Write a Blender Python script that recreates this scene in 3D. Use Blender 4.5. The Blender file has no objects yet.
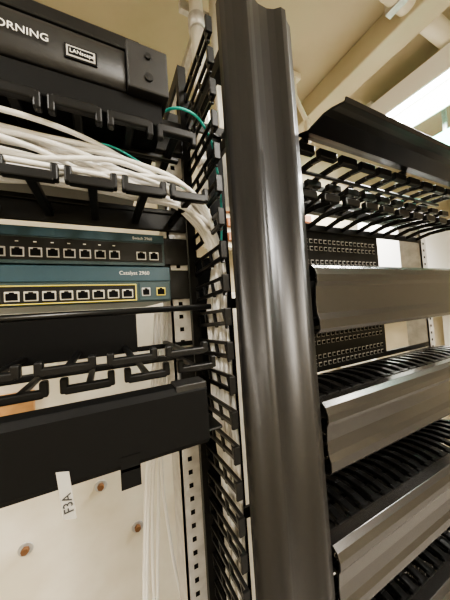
import bpy, bmesh, math, random
from mathutils import Vector, Matrix
random.seed(4)
H=1.5
C=bpy.context.scene.collection
# ---------------- materials ----------------
def mat(name,col,rough=.4,metal=0.0,noise=0,nscale=20,bump=0,col2=None,spec=.5,emit=0,coat=0):
    m=bpy.data.materials.new(name); m.use_nodes=True
    nt=m.node_tree; b=nt.nodes['Principled BSDF']
    b.inputs['Base Color'].default_value=(*col,1)
    b.inputs['Roughness'].default_value=rough
    b.inputs['Metallic'].default_value=metal
    b.inputs['Specular IOR Level'].default_value=spec
    b.inputs['Coat Weight'].default_value=coat
    if emit:
        b.inputs['Emission Color'].default_value=(*col,1); b.inputs['Emission Strength'].default_value=emit
    tc=nt.nodes.new('ShaderNodeTexCoord'); n=nt.nodes.new('ShaderNodeTexNoise')
    n.inputs['Scale'].default_value=nscale; n.inputs['Detail'].default_value=6
    nt.links.new(tc.outputs['Object'],n.inputs['Vector'])
    if col2:
        r=nt.nodes.new('ShaderNodeValToRGB'); r.color_ramp.elements[0].position=.35; r.color_ramp.elements[1].position=.65
        r.color_ramp.elements[0].color=(*col2,1); r.color_ramp.elements[1].color=(*col,1)
        nt.links.new(n.outputs['Fac'],r.inputs['Fac']); nt.links.new(r.outputs['Color'],b.inputs['Base Color'])
    if bump:
        bp=nt.nodes.new('ShaderNodeBump'); bp.inputs['Strength'].default_value=bump; bp.inputs['Distance'].default_value=.002
        nt.links.new(n.outputs['Fac'],bp.inputs['Height']); nt.links.new(bp.outputs['Normal'],b.inputs['Normal'])
    return m
M_BLK=mat('black_powdercoat',(.008,.008,.0075),.4,0,spec=.3)
M_DOOR=mat('door_black_aluminium',(.042,.040,.038),.40,.7)
M_COV=mat('cover_anodised',(.115,.110,.106),.26,.88)
M_FLAP=mat('cover_flap_black',(.012,.011,.011),.3,.3)
M_PLA=mat('black_plastic_gloss',(.007,.007,.007),.28,spec=.4)
M_TAB=mat('black_plastic_tab',(.007,.007,.007),.4,spec=.25)
M_MATTE=mat('matte_black',(.005,.005,.005),.6,spec=.15)
M_HOUS=mat('housing_charcoal',(.017,.0165,.016),.42,spec=.4)
M_SW=mat('switch_teal_grey',(.028,.058,.066),.45)
M_SWB=mat('switch_blue_band',(.022,.062,.086),.4)
M_YEL=mat('yellow_outline',(.75,.62,.12),.5)
M_PORT=mat('port_metal',(.60,.57,.50),.35,.3)
M_HOLE=mat('port_dark',(.003,.003,.003),.6,spec=.1)
M_WHT=mat('white_print',(.8,.78,.72),.6)
M_CAB=mat('cable_grey_white',(.80,.78,.74),.4)
M_TEAL=mat('fiber_teal',(.05,.50,.44),.4)
M_STEEL=mat('zinc_steel',(.58,.57,.55),.38,.5,nscale=60,col2=(.44,.43,.42))
M_DOT=mat('port_ring_grey',(.50,.48,.46),.4)
M_WALL=mat('wall_beige_paint',(.60,.54,.41),.7,nscale=3,bump=.15,col2=(.51,.45,.33))
M_CEIL=mat('ceiling_beige_paint',(.54,.48,.35),.7,nscale=2.5,bump=.2,col2=(.44,.385,.27))
M_FLOOR=mat('floor_vinyl',(.40,.38,.35),.5,nscale=30,col2=(.34,.31,.28))
M_BOARD=mat('painted_board',(.86,.81,.70),.55,nscale=7,bump=.3,col2=(.72,.66,.53))
M_WOOD=mat('bare_wood',(.55,.30,.12),.6,nscale=25,col2=(.42,.22,.09))
M_RUST=mat('rust_bolt',(.22,.11,.05),.7,.3)
M_PIPE=mat('conduit_galvanised',(.70,.68,.63),.35,.5)
M_PNT=mat('pipe_cream_paint',(.74,.69,.57),.5)
M_TUBE=mat('fluorescent_tube',(1,.98,.94),.5,emit=16)
M_FIXW=mat('fixture_white',(.85,.84,.82),.5)
M_GRN=mat('green_plastic',(.06,.42,.28),.4)
M_COPP=mat('terminal_brown',(.38,.17,.09),.6)
M_TAG=mat('tag_paper',(.40,.385,.35),.7)
M_INK=mat('ink',(.04,.04,.04),.7)
# --------------- mesh builder ---------------
class MB:
    def __init__(s): s.bm=bmesh.new(); s.m=[]
    def mi(s,m):
        if m not in s.m: s.m.append(m)
        return s.m.index(m)
    def box(s,x0,x1,y0,y1,z0,z1,m):
        i=s.mi(m); z0+=H; z1+=H
        v=[s.bm.verts.new(p) for p in [(x0,y0,z0),(x1,y0,z0),(x1,y1,z0),(x0,y1,z0),(x0,y0,z1),(x1,y0,z1),(x1,y1,z1),(x0,y1,z1)]]
        for f in [(0,3,2,1),(4,5,6,7),(0,1,5,4),(1,2,6,5),(2,3,7,6),(3,0,4,7)]:
            s.bm.faces.new([v[k] for k in f]).material_index=i
    def hexa(s,a,b,m):
        i=s.mi(m)
        A=[s.bm.verts.new((p[0],p[1],p[2]+H)) for p in a]; B=[s.bm.verts.new((p[0],p[1],p[2]+H)) for p in b]
        s.bm.faces.new(A[::-1]).material_index=i; s.bm.faces.new(B).material_index=i
        for k in range(4): s.bm.faces.new([A[k],A[(k+1)%4],B[(k+1)%4],B[k]]).material_index=i
    def strip(s,prof,axis,a,b,th,m,smooth=False):
        i=s.mi(m); n=len(prof); off=[]
        for k in range(n):
            p0=Vector(prof[max(k-1,0)]); p1=Vector(prof[min(k+1,n-1)]); d=(p1-p0).normalized()
            off.append(Vector(prof[k])+Vector((-d.y,d.x))*th)
        loop=[Vector(p) for p in prof]+off[::-1]
        def P(p,t): return (p.x,p.y,t+H) if axis=='z' else (t,p.x,p.y+H)
        A=[s.bm.verts.new(P(p,a)) for p in loop]; B=[s.bm.verts.new(P(p,b)) for p in loop]
        L=len(loop)
        for k in range(L):
            f=s.bm.faces.new([A[k],A[(k+1)%L],B[(k+1)%L],B[k]]); f.material_index=i; f.smooth=smooth
        for k in range(n-1):
            for V in (A,B):
                f=s.bm.faces.new([V[k],V[k+1],V[L-2-k],V[L-1-k]]); f.material_index=i
    def cyl(s,p,q,r,m,n=16):
        i=s.mi(m); p=Vector(p); q=Vector(q); d=(q-p).normalized()
        u=d.orthogonal().normalized(); w=d.cross(u)
        A=[];B=[]
        for k in range(n):
            o=(u*math.cos(2*math.pi*k/n)+w*math.sin(2*math.pi*k/n))*r
            a=p+o;b=q+o
            A.append(s.bm.verts.new((a.x,a.y,a.z+H)));B.append(s.bm.verts.new((b.x,b.y,b.z+H)))
        s.bm.faces.new(A[::-1]).material_index=i; s.bm.faces.new(B).material_index=i
        for k in range(n):
            f=s.bm.faces.new([A[k],A[(k+1)%n],B[(k+1)%n],B[k]]); f.material_index=i; f.smooth=True
    def done(s,name,bevel=0,parent=None):
        bmesh.ops.recalc_face_normals(s.bm,faces=s.bm.faces)
        me=bpy.data.meshes.new(name); s.bm.to_mesh(me); s.bm.free()
        for m in s.m: me.materials.append(m)
        o=bpy.data.objects.new(name,me); C.objects.link(o)
        if bevel:
            b=o.modifiers.new('bev','BEVEL'); b.width=bevel; b.segments=2; b.limit_method='ANGLE'; b.angle_limit=math.radians(40)
        if parent: o.parent=parent
        return o
def empty(name):
    e=bpy.data.objects.new(name,None); C.objects.link(e); e.empty_display_size=.05; return e
def cable(name,pts,r,m,parent=None):
    cu=bpy.data.curves.new(name,'CURVE'); cu.dimensions='3D'; cu.bevel_depth=r; cu.bevel_resolution=3; cu.resolution_u=10
    sp=cu.splines.new('BEZIER'); sp.bezier_points.add(len(pts)-1)
    for b,p in zip(sp.bezier_points,pts):
        b.co=(p[0],p[1],p[2]+H); b.handle_left_type=b.handle_right_type='AUTO'
    cu.materials.append(m); o=bpy.data.objects.new(name,cu); C.objects.link(o)
    if parent: o.parent=parent
    return o
def text(name,s,size,loc,m,parent=None,align='LEFT',roll=0):
    t=bpy.data.curves.new(name,'FONT'); t.body=s; t.size=size; t.extrude=.0002; t.align_x=align
    t.materials.append(m); o=bpy.data.objects.new(name,t); C.objects.link(o)
    o.location=(loc[0],loc[1],loc[2]+H)
    o.rotation_euler=(Matrix.Rotation(math.radians(90),3,'X')@Matrix.Rotation(roll,3,'Z')).to_euler()
    if parent: o.parent=parent
    return o
# --------------- room ---------------
XL,XR,YF,YB,ZC=-1.6,3.4,-1.8,1.25,1.15
b=MB(); b.box(XL-.1,XR+.1,YF-.1,YB+.1,-H-.1,-H,M_FLOOR); b.done('floor')
b=MB(); b.box(XL-.1,XR+.1,YF-.1,YB+.1,ZC,ZC+.1,M_CEIL); b.done('ceiling')
b=MB(); b.box(XL,XR,YB,YB+.1,-H,ZC,M_WALL); b.done('wall_back')
b=MB(); b.box(XL,XR,YF-.1,YF,-H,ZC,M_WALL); b.done('wall_front')
b=MB(); b.box(XL-.1,XL,YF,YB,-H,ZC,M_WALL); b.done('wall_left')
b=MB(); b.box(XR,XR+.1,YF,YB,-H,ZC,M_WALL); b.done('wall_right')
b=MB(); b.box(-1.3,.62,.80,.82,-1.48,.06,M_BOARD)
for (x,z) in [(-.36,-.43),(-.2,-.34),(-.2,-.56),(-.03,-.47),(-.62,-.5),(.1,-.3),(-.45,-.2),(.2,-.6),(-.04,-.33),(.06,-.62)]:
    b.cyl((x,.80,z),(x,.797,z),.016,M_STEEL,20); b.cyl((x,.798,z),(x,.788,z),.009,M_RUST,6)
b.box(-.62,-.17,.785,.80,-.235,-.175,M_WOOD)
b.box(-1.3,.62,.77,.86,-1.5,-1.46,M_BOARD)
for x in (-1.2,-.4,.5): b.box(x,x+.05,.82,.86,-1.47,.04,M_BOARD)
b.done('backing_board',.002)
b=MB(); b.box(1.06,1.17,YF,YB,ZC-.11,ZC,M_CEIL); b.done('trim_1',.006)
# conduits
b=MB()
b.cyl((.275,.62,.3),(.275,.62,ZC),.020,M_PIPE); b.cyl((.345,.64,.3),(.345,.64,ZC),.016,M_PIPE)
b.cyl((.275,.62,.40),(.275,.62,.44),.025,M_STEEL)
b.cyl((.275,.62,.80),(.275,.62,.84),.025,M_STEEL)
for z in (.55,.9):
    b.box(.24,.38,.655,.67,z,z+.03,M_STEEL)
    b.box(.30,.32,.665,YB-.001,z,z+.03,M_STEEL)
b.done('conduit_pair')
b=MB(); b.cyl((.30,.45,ZC-.06),(XR,.45,ZC-.06),.035,M_PNT,24)
for x in (.5,1.0,1.9,2.6): b.box(x-.015,x+.015,.41,.49,ZC-.1,ZC,M_STEEL)
b.done('ceiling_pipe')
b=MB()
b.box(.83,.93,.86,.89,ZC-.03,ZC,M_PNT); b.cyl((.90,.88,ZC-.02),(.90,.88,ZC-.12),.011,M_PNT)
b.cyl((.90,.88,ZC-.115),(.99,.90,ZC-.20),.011,M_PNT); b.cyl((.99,.90,ZC-.19),(.99,.90,ZC-.32),.013,M_PNT)
b.cyl((.50,.88,ZC-.02),(.86,.88,ZC-.02),.012,M_PNT)
b.done('ceiling_conduit_drop',.003)
def fixture(x,y0,y1,w=.16):
    b=MB(); z=ZC-.16
    b.box(x-w,x+w,y0,y1,z,z+.05,M_FIXW)
    b.box(x-w,x-w+.01,y0,y1,z-.05,z,M_FIXW); b.box(x+w-.01,x+w,y0,y1,z-.05,z,M_FIXW)
    for yy in (y0+.1,y1-.1): b.box(x-.02,x+.02,yy-.02,yy+.02,z+.05,ZC,M_FIXW)
    for dx in (-w*.45,w*.45): b.cyl((x+dx,y0+.02,z-.02),(x+dx,y1-.02,z-.02),.016,M_TUBE)
    return b.done('fluorescent_light_fixture')
fixture(1.46,-.1,.95,.13)
fixture(.75,-1.7,-.45)
fixture(-.9,-1.3,.4)
b=MB(); b.box(1.64,1.80,-.2,.74,.76,.86,M_GRN)  # added box standing in for the green fixture beside the light
for y in (.0,.6): b.box(1.70,1.72,y,y+.02,.86,ZC,M_STEEL)
b.done('green_ceiling_fixture',.004)
# --------------- racks ---------------
def post(x0,x1,name,zt,y0=.337):
    b=MB(); b.box(x0,x1,y0,y0+.003,-H,zt,M_STEEL)
    b.box(x0,x0+.003,y0,y0+.05,-H,zt,M_STEEL)
    z=-.95; c=(x0+x1)/2
    while z<zt-.01:
        b.box(c-.0028,c+.0028,y0-.0006,y0+.001,z-.0028,z+.0028,M_HOLE)
        z+=.0178
    return b.done(name)
root=empty('equipment_rack')
for n,(a,c) in enumerate([(-.405,-.378),(.083,.110)]):
    post(a,c,'post_%d'%n,.272).parent=root
b=MB(); b.box(-.405,.11,.388,.40,.25,.272,M_BLK); b.box(-.42,.11,.2,.6,-H,-H+.03,M_BLK); b.done('base_and_top',parent=root)
# --- vertical cable manager ---
vm=empty('vertical_cable_manager')
ZB=-1.1; ZT=.365
b=MB()
x0=.134
prof=[(.001,.018),(0,.008),(.003,.001),(.012,-.001),(.019,-.008),(.025,-.0115),(.030,-.010),(.037,-.006),(.048,-.0030),(.060,-.0030),(.069,-.006),(.076,-.0112),(.083,-.011),(.092,-.003),(.101,.001),(.106,.008),(.106,.026)]
b.strip([(x0+p[0],.228+p[1]) for p in prof],'z',ZB,ZT,.003,M_DOOR,smooth=True)
b.done('door',parent=vm)
b=MB()
b.box(.195,.228,.43,.435,.10,ZT,M_MATTE); b.box(.130,.228,.43,.435,ZB,.10,M_MATTE)  # black sheets added across the open back, standing in for shade behind the cables
for x in (.112,.230):
    b.box(x,x+.012,.334,.346,ZB,ZT,M_BLK)
for z in (ZT-.02,.0,-.4,-.8,ZB): b.box(.112,.242,.425,.43,z,z+.02,M_BLK); b.box(.112,.116,.346,.43,z,z+.02,M_BLK); b.box(.238,.242,.346,.43,z,z+.02,M_BLK)
b.box(.112,.242,.2,.5,-H,ZB+.02,M_BLK)
b.done('spine',parent=vm)
b=MB()
def ladder(x,z,tw=.008):
    y1,y0=.336,.240
    t=.004
    for (za,zb,h) in ((z+.007,z+.011,.004),(z-.010,z-.004,.005)):
        b.hexa([(x,y1,za),(x+t,y1,za),(x+t,y1,za+h),(x,y1,za+h)],[(x,y0,zb),(x+t,y0,zb),(x+t,y0,zb+h),(x,y0,zb+h)],M_PLA)
    for k in range(4):
        y=y0+.004+k*(y1-y0-.010)/3
        b.hexa([(x,y,z-.008),(x+t,y,z-.008),(x+t,y+.0035,z-.008),(x,y+.0035,z-.008)],[(x,y+.006,z+.011),(x+t,y+.006,z+.011),(x+t,y+.0095,z+.011),(x,y+.0095,z+.011)],M_PLA)
    b.box(x+.004-tw,x+.004,y0-.003,y0+.0005,z-.004,z+.015,M_TAB)
z=-1.05
while z<ZT-.01:
    ladder(.120,z); ladder(.234,z)
    z+=.037
b.done('side_fingers',.0008,parent=vm)
b=MB()
for z in (-.9,.3):
    b.box(.140,.225,.250,.28,z,z+.02,M_BLK); b.box(.142,.148,.28,.36,z,z+.02,M_BLK); b.box(.214,.222,.28,.425,z,z+.02,M_BLK)
    b.box(.112,.148,.34,.35,z,z+.02,M_BLK)
b.done('door_bracket',parent=vm)
# --------------- left rack equipment ---------------
def fork_row(b,xa,xb,pitch,z,yb=.335,yf=.245,w=.008,t=.007,T=.036,up=.008,m=M_TAB,ph=0):
    x=xa+pitch*.5+ph
    while x<xb-.01:
        b.box(x-w/2,x+w/2,yf,yb,z,z+t,m)
        b.box(x-T/2,x+T/2,yf-.004,yf+.004,z-.001,z+t+.001,m)
        for sgn in (-1,1):
            xx=x+sgn*T/2
            if up>0: b.box(xx-.003,xx+.003,yf-.004,yf+.004,z,z+t+up,m)
            else: b.box(xx-.003,xx+.003,yf-.004,yf+.004,z+up,z+t,m)
        x+=pitch
hs=empty('fiber_patch_housing')
b=MB()
b.box(-.375,.062,.262,.62,.222,.268,M_HOUS)
b.strip([(.262,.222),(.250,.224),(.246,.230),(.246,.258),(.250,.266),(.262,.268)],'x',-.375,.030,-.004,M_HOUS,True)
b.box(.030,.070,.240,.30,.222,.270,M_HOUS)
b.box(-.375,.045,.25,.55,.268,.282,M_BLK)
b.box(.062,.110,.325,.336,.222,.268,M_BLK)
b.box(-.380,-.375,.325,.336,.222,.268,M_BLK)
b.box(-.375,.064,.250,.335,.196,.222,M_MATTE)
b.done('body',.002,parent=hs)
b=MB(); b.box(-.022,.004,.2445,.246,.234,.247,M_MATTE); b.box(-.0205,.0025,.2440,.2446,.2355,.2455,M_TAG); b.box(-.019,.001,.2437,.2441,.237,.2440,M_MATTE); b.done('label_plate',parent=hs)
b=MB(); b.cyl((.05,.2405,.236),(.05,.2380,.236),.004,M_BLK); b.cyl((.05,.2405,.258),(.05,.238,.258),.003,M_BLK); b.done('latch',parent=hs)
text('brand_print','CORNING',.0092,(-.076,.2438,.241),M_WHT,parent=hs)
text('plate_print','LANscape',.0048,(-.0180,.2434,.2388),M_WHT,parent=hs)
hm=empty('horizontal_cable_manager')
b=MB()
b.box(-.378,.110,.330,.336,.112,.135,M_BLK); b.box(-.378,.110,.330,.336,.175,.190,M_BLK)
b.box(-.378,.110,.330,.336,.135,.142,M_BLK)
b.box(-.378,-.36,.330,.336,.14,.18,M_BLK); b.box(.09,.11,.330,.336,.14,.18,M_BLK)
fork_row(b,-.36,.10,.046,.186,up=-.008); fork_row(b,-.36,.10,.046,.118,up=.008,ph=.01)
b.box(-.36,.09,.285,.292,.184,.190,M_PLA)
b.done('frame_and_fingers',.0015,parent=hm)
def ports(b,x,z,w=.0118,h=.0105,y=.33,m=M_PORT):
    b.box(x,x+w,y-.0012,y+.001,z,z+h,m)
    b.box(x+.0012,x+w-.0012,y-.0018,y,z+.0012,z+h-.002,M_HOLE)
    b.box(x+w*.32,x+w*.68,y-.0018,y,z+h-.0022,z+h-.0006,M_HOLE)
sw=empty('network_switch')
b=MB(); b.box(-.365,.076,.330,.56,.0635,.105,M_SW)
b.box(-.365,.076,.3285,.331,.094,.104,M_SWB)
b.box(-.378,-.365,.330,.336,.064,.104,M_SW); b.box(.076,.109,.331,.336,.066,.102,M_BLK)
b.box(-.362,.073,.3288,.331,.068,.0925,M_BLK)
for k in range(24):
    x=-.355+k*.0158
    if x<.035:
        ports(b,x,.0705,y=.3288,m=M_DOT)
        b.box(x+.004,x+.007,.3284,.329,.0868,.0880,M_WHT)
for x in (.040,.056): ports(b,x,.0705,y=.3288,m=M_STEEL)
b.done('body',.001,parent=sw)
text('model_print','Switch 2960',.005,(.036,.3283,.097),M_WHT,parent=sw)
sw2=empty('network_switch')
b=MB(); b.box(-.365,.080,.322,.56,.016,.0605,M_SW)
b.box(-.365,.080,.3205,.323,.042,.060,M_SWB)
b.box(-.378,-.365,.330,.336,.018,.058,M_SW); b.box(.080,.109,.331,.336,.018,.058,M_BLK)
b.box(-.362,.036,.3204,.323,.0175,.038,M_BLK)
for (a,c,d,e) in [(-.362,.037,.0370,.0384),(-.362,.037,.0178,.0192),(.0356,.037,.0178,.0384),(-.362,-.3606,.0178,.0384)]:
    b.box(a,c,.3196,.323,d,e,M_YEL)
for k in range(25):
    x=-.359+k*.0158
    if x<.024: ports(b,x,.0215,y=.3204,w=.0125)
b.box(.040,.079,.3204,.323,.0175,.040,M_SW)
ports(b,.043,.023,y=.3204,w=.0105,m=M_STEEL); ports(b,.061,.023,y=.3204,w=.0115,m=M_YEL)
b.done('body',.001,parent=sw2)
text('model_print','Catalyst 2960',.0064,(.018,.3202,.050),M_WHT,parent=sw2)
b=MB(); b.box(-.378,.036,.331,.336,-.047,.004,M_MATTE); b.box(.036,.109,.331,.336,-.047,-.041,M_MATTE)
b.done('blank_panel',.001)
b=MB(); b.cyl((-.39,.262,.004),(.110,.262,.004),.0032,M_PLA)
for x in (-.385,.100): b.box(x-.003,x+.003,.262,.3365,.001,.007,M_PLA)
b.done('cable_lacing_bar')
lm=empty('horizontal_cable_manager')
b=MB()
b.box(-.378,.110,.330,.336,-.125,-.098,M_BLK)
b.box(-.378,.110,.330,.336,-.064,-.056,M_BLK)
b.box(-.378,-.36,.330,.336,-.1,-.05,M_BLK); b.box(.09,.11,.330,.336,-.1,-.05,M_BLK)
fork_row(b,-.36,.10,.050,-.042,yb=.335,yf=.235,up=.006,ph=.006,t=.005,w=.006)
fork_row(b,-.36,.10,.050,-.062,yb=.335,yf=.250,up=.008,ph=.020,t=.005,w=.006)
b.box(-.376,.1,.225,.331,-.117,-.114,M_BLK)
b.done('frame_and_fingers',.0015,parent=lm)
b=MB(); b.strip([(.238,-.070),(.222,-.070),(.220,-.073),(.220,-.118),(.222,-.121),(.238,-.121)],'x',-.376,.083,-.0025,M_MATTE)
b.box(.054,.083,.2185,.24,-.073,-.066,M_HOUS)
b.done('cover',.0008,parent=lm)
b=MB(); b.box(.006,.021,.2168,.2180,-.137,-.112,M_MATTE); b.box(.006,.021,.2168,.235,-.1235,-.1215,M_MATTE); b.done('strap',parent=lm)
tg=empty('paper_tag')
b=MB(); b.hexa([(-.0325,.2165,-.142),(-.0245,.2165,-.1445),(-.0245,.2170,-.1445),(-.0325,.2170,-.142)],[(-.036,.2165,-.108),(-.028,.2165,-.110),(-.028,.2170,-.110),(-.036,.2170,-.108)],M_TAG); b.done('tag',parent=tg)
text('tag_print','F3A',.0085,(-.0260,.2162,-.1385),M_INK,roll=math.radians(96),parent=tg)
# --------------- cables ---------------
cb=empty('network_cable_bundle')
j=lambda s: random.uniform(-s,s)
for i in range(24):
    ya=.272+j(.022)
    if i<13: za=.166+j(.012); zb=.148+j(.010)
    else: za=.140+j(.009); zb=.132+j(.009)
    dx=j(.008)
    pts=[(-.42,ya,za+.004),(-.2,ya+j(.012),za+.002+j(.008)),(-.06,ya+j(.012),za+j(.008)),(.03,.275+j(.018),zb+.006+j(.009)),(.098,.272+j(.014),.124+j(.010)),(.130+dx*.4,.285+j(.008),.080+j(.014)),(.1345+dx,.297+j(.018),-.01),(.134+dx,.295+j(.018),-.08),(.1355+dx,.295+j(.018),-.17),(.138+dx,.300+j(.018),-.27),(.143+dx,.315+j(.02),-.38),(.165+j(.01),.36,-.65),(.17+j(.01),.37,-1.05)]
    cable('cable_%d'%i,pts,.0025,M_CAB,cb)
cd=empty('hanging_cable_bundle')
for i in range(4):
    x=.046+i*.006
    cable('cable_%d'%i,[(x+.02,.36,.0),(x+.015,.40,-.12),(x+j(.004),.42,-.3),(x-.014+j(.006),.42,-.55),(x-.01,.42+j(.01),-.9),(x,.42,-1.47)],.0026,M_CAB,cd)
cable('cable_9',[(.085,.37,-.1),(.070,.40,-.22),(.078,.41,-.36),(.11,.42,-.6),(.11,.42,-1.47)],.0024,M_CAB,cd)
fb=empty('fiber_jumper')
cable('jumper_0',[(.055,.305,.232),(.073,.275,.236),(.092,.262,.234),(.12,.27,.228),(.15,.30,.19),(.16,.33,.05)],.0016,M_TEAL,fb)
cable('jumper_1',[(.0,.31,.198),(-.01,.300,.190),(.010,.275,.180),(.05,.285,.172),(.09,.29,.16),(.13,.31,.09)],.0010,M_TEAL,fb)
# --------------- right rack ---------------
rr=empty('equipment_rack')
for n,(a,c) in enumerate([(.246,.262),(.741,.766)]):
    post(a,c,'post_%d'%n,.232).parent=rr
b=MB(); b.box(.246,.766,.388,.40,.20,.232,M_BLK); b.box(.246,.76,.2,.6,-H,-H+.03,M_BLK); b.done('base_and_top',parent=rr)
RX0,RX1=.246,.740
def fingers_right(b,z,up,pitch,yf,T,w):
    x=RX0+.014
    while x<RX1:
        ys=[.336,.305,.275,yf]; zs=[-.004,.003,.003,-.001]
        for q in range(3):
            b.hexa([(x-w/2,ys[q],z+zs[q]),(x+w/2,ys[q],z+zs[q]),(x+w/2,ys[q],z+zs[q]+.008),(x-w/2,ys[q],z+zs[q]+.008)],
                   [(x-w/2,ys[q+1],z+zs[q+1]),(x+w/2,ys[q+1],z+zs[q+1]),(x+w/2,ys[q+1],z+zs[q+1]+.008),(x-w/2,ys[q+1],z+zs[q+1]+.008)],M_PLA)
        zz=(z-.008,z+.007) if up<0 else (z,z+.013)
        b.box(x-T/2,x+T/2,yf-.003,yf+.006,zz[0]+.002,zz[1],M_PLA)
        x+=pitch
def cover_profile(y,zt,zb):
    return [(y+.022,zt-.001),(y+.004,zt),(y-.001,zt-.004),(y-.004,zt-.012),(y-.004,zt-.020),(y-.001,zt-.026),(y+.001,zt-.045),(y+.000,zb+.024),(y-.003,zb+.016),(y-.003,zb+.005),(y,zb+.001),(y+.005,zb),(y+.022,zb+.001)]
def manager_right(zt,closed=True,k=0):
    e=empty('horizontal_cable_manager'); zb=zt-.086
    b=MB()
    if closed:
        b.box(RX0,RX1,.334,.337,zb,zt,M_BLK)
    else:
        b.box(RX0,RX1,.334,.337,zb-.004,zb+.010,M_BLK); b.box(RX0,RX1,.334,.337,zt-.010,zt+.002,M_BLK)
    if closed:
        fingers_right(b,zt-.004,-1,.026,.254,.021,.012)
        fingers_right(b,zb+.004,1,.026,.254,.021,.012)
    else:
        fingers_right(b,zt-.010,-1,.046,.245,.036,.008)
        fingers_right(b,zb+.004,1,.046,.245,.032,.006)
        fingers_right(b,zt-.045,1,.046,.275,.030,.006)
        b.box(RX0,RX1,.334,.337,zt-.052,zt-.036,M_BLK)
    b.box(RX0,RX1,.29,.296,zt-.011,zt-.006,M_PLA)
    b.done('frame_and_fingers',.0016,parent=e)
    b=MB()
    if closed:
        b.strip(cover_profile(.232,zt,zb),'x',.244,RX1,-.0025,M_COV,False)
    else:
        pr=[(.245,zt+.006),(.241,zt+.001),(.232,zt-.002),(.222,zt-.006),(.215,zt-.005),(.196,zt-.003),(.185,zt-.005),(.176,zt-.008),(.168,zt-.010),(.165,zt-.006)]
        b.strip(pr,'x',.244,RX1,-.0025,M_FLAP,False)
        for x in (.26,.5,.725): b.box(x-.004,x+.004,.240,.336,zt-.004,zt+.004,M_PLA)
    b.done('cover',.0006,parent=e)
manager_right(.226,False)
for k in range(7): manager_right(.048-.178*k,True,k)
def patch(zc0,zc1,x1=.735):
    b=MB(); b.box(RX0,x1,.338,.342,zc0,zc1,M_BLK)
    if x1<RX1-.01: b.box(x1,RX1,.338,.342,zc0,zc0+.01,M_BLK)
    for zz in (zc0+.014,zc0+.028,zc0+.054,zc0+.068):
        x=RX0+.022
        while x<x1-.012:
            b.box(x-.0036,x+.0036,.3365,.3378,zz-.0038,zz+.0038,M_DOT); b.box(x-.0029,x+.0029,.336,.3375,zz-.0030,zz+.0022,M_HOLE)
            x+=.0125
    return b.done('patch_panel')
patch(.050,.138,.56)
for k in range(6): patch(-.038-.178*k-.090,-.038-.178*k-.001,.56 if k==0 else .735)
b=MB()
b.box(.45,1.15,1.05,1.10,.30,.62,M_BOARD)
for r in range(4):
    for c in range(9):
        b.box(.48+c*.072,.53+c*.072,1.03,1.05,.33+r*.07,.37+r*.07,M_COPP)
b.box(.5,.54,1.1,YB-.001,.35,.6,M_BOARD); b.box(1.05,1.1,1.1,YB-.001,.35,.6,M_BOARD)
b.done('terminal_block_board',.002)
b=MB(); b.box(1.4,3.0,.95,1.0,-.12,.55,M_FIXW); b.box(1.42,2.98,.93,.95,-.10,-.02,M_GRN); b.box(1.42,2.98,.93,.95,.10,.14,M_GRN)
for x in (1.45,2.9): b.box(x,x+.05,.97,1.2,-H,.5,M_FIXW)
b.done('equipment_cabinet',.003)
# --------------- lights ---------------
def area(name,loc,sx,sy,e,col):
    l=bpy.data.lights.new(name,'AREA'); l.shape='RECTANGLE'; l.size=sx; l.size_y=sy; l.energy=e; l.color=col
    o=bpy.data.objects.new(name,l); o.location=(loc[0],loc[1],loc[2]+H); C.objects.link(o)
area('lamp_right',(1.46,.42,ZC-.22),.24,1.0,48,(1,.97,.92))
area('lamp_front',(.75,-1.07,ZC-.22),.28,1.2,42,(1,.94,.84))
area('lamp_left',(-.9,-.45,ZC-.22),.28,1.6,20,(1,.94,.84))
w=bpy.data.worlds.new('w'); bpy.context.scene.world=w; w.use_nodes=True
w.node_tree.nodes['Background'].inputs[0].default_value=(1,.94,.85,1); w.node_tree.nodes['Background'].inputs[1].default_value=.3
# --------------- camera ---------------
cam=bpy.data.cameras.new('cam'); co=bpy.data.objects.new('camera',cam); C.objects.link(co)
cam.sensor_width=36; cam.lens=14.7; cam.clip_start=.01
th=math.radians(26.3); pi_=math.radians(2.1); r=math.radians(3.8)
f=Vector((math.sin(th)*math.cos(pi_),math.cos(th)*math.cos(pi_),math.sin(pi_)))
right=f.cross(Vector((0,0,1))).normalized(); up=right.cross(f)
r2=right*math.cos(r)-up*math.sin(r); u2=up*math.cos(r)+right*math.sin(r)
m=Matrix((r2,u2,-f)).transposed().to_4x4(); m.translation=Vector((0,0,H)); co.matrix_world=m
bpy.context.scene.camera=co
bpy.context.scene.view_settings.view_transform='AgX'
bpy.context.scene.view_settings.look='AgX - Medium High Contrast'
bpy.context.scene.view_settings.exposure=.55
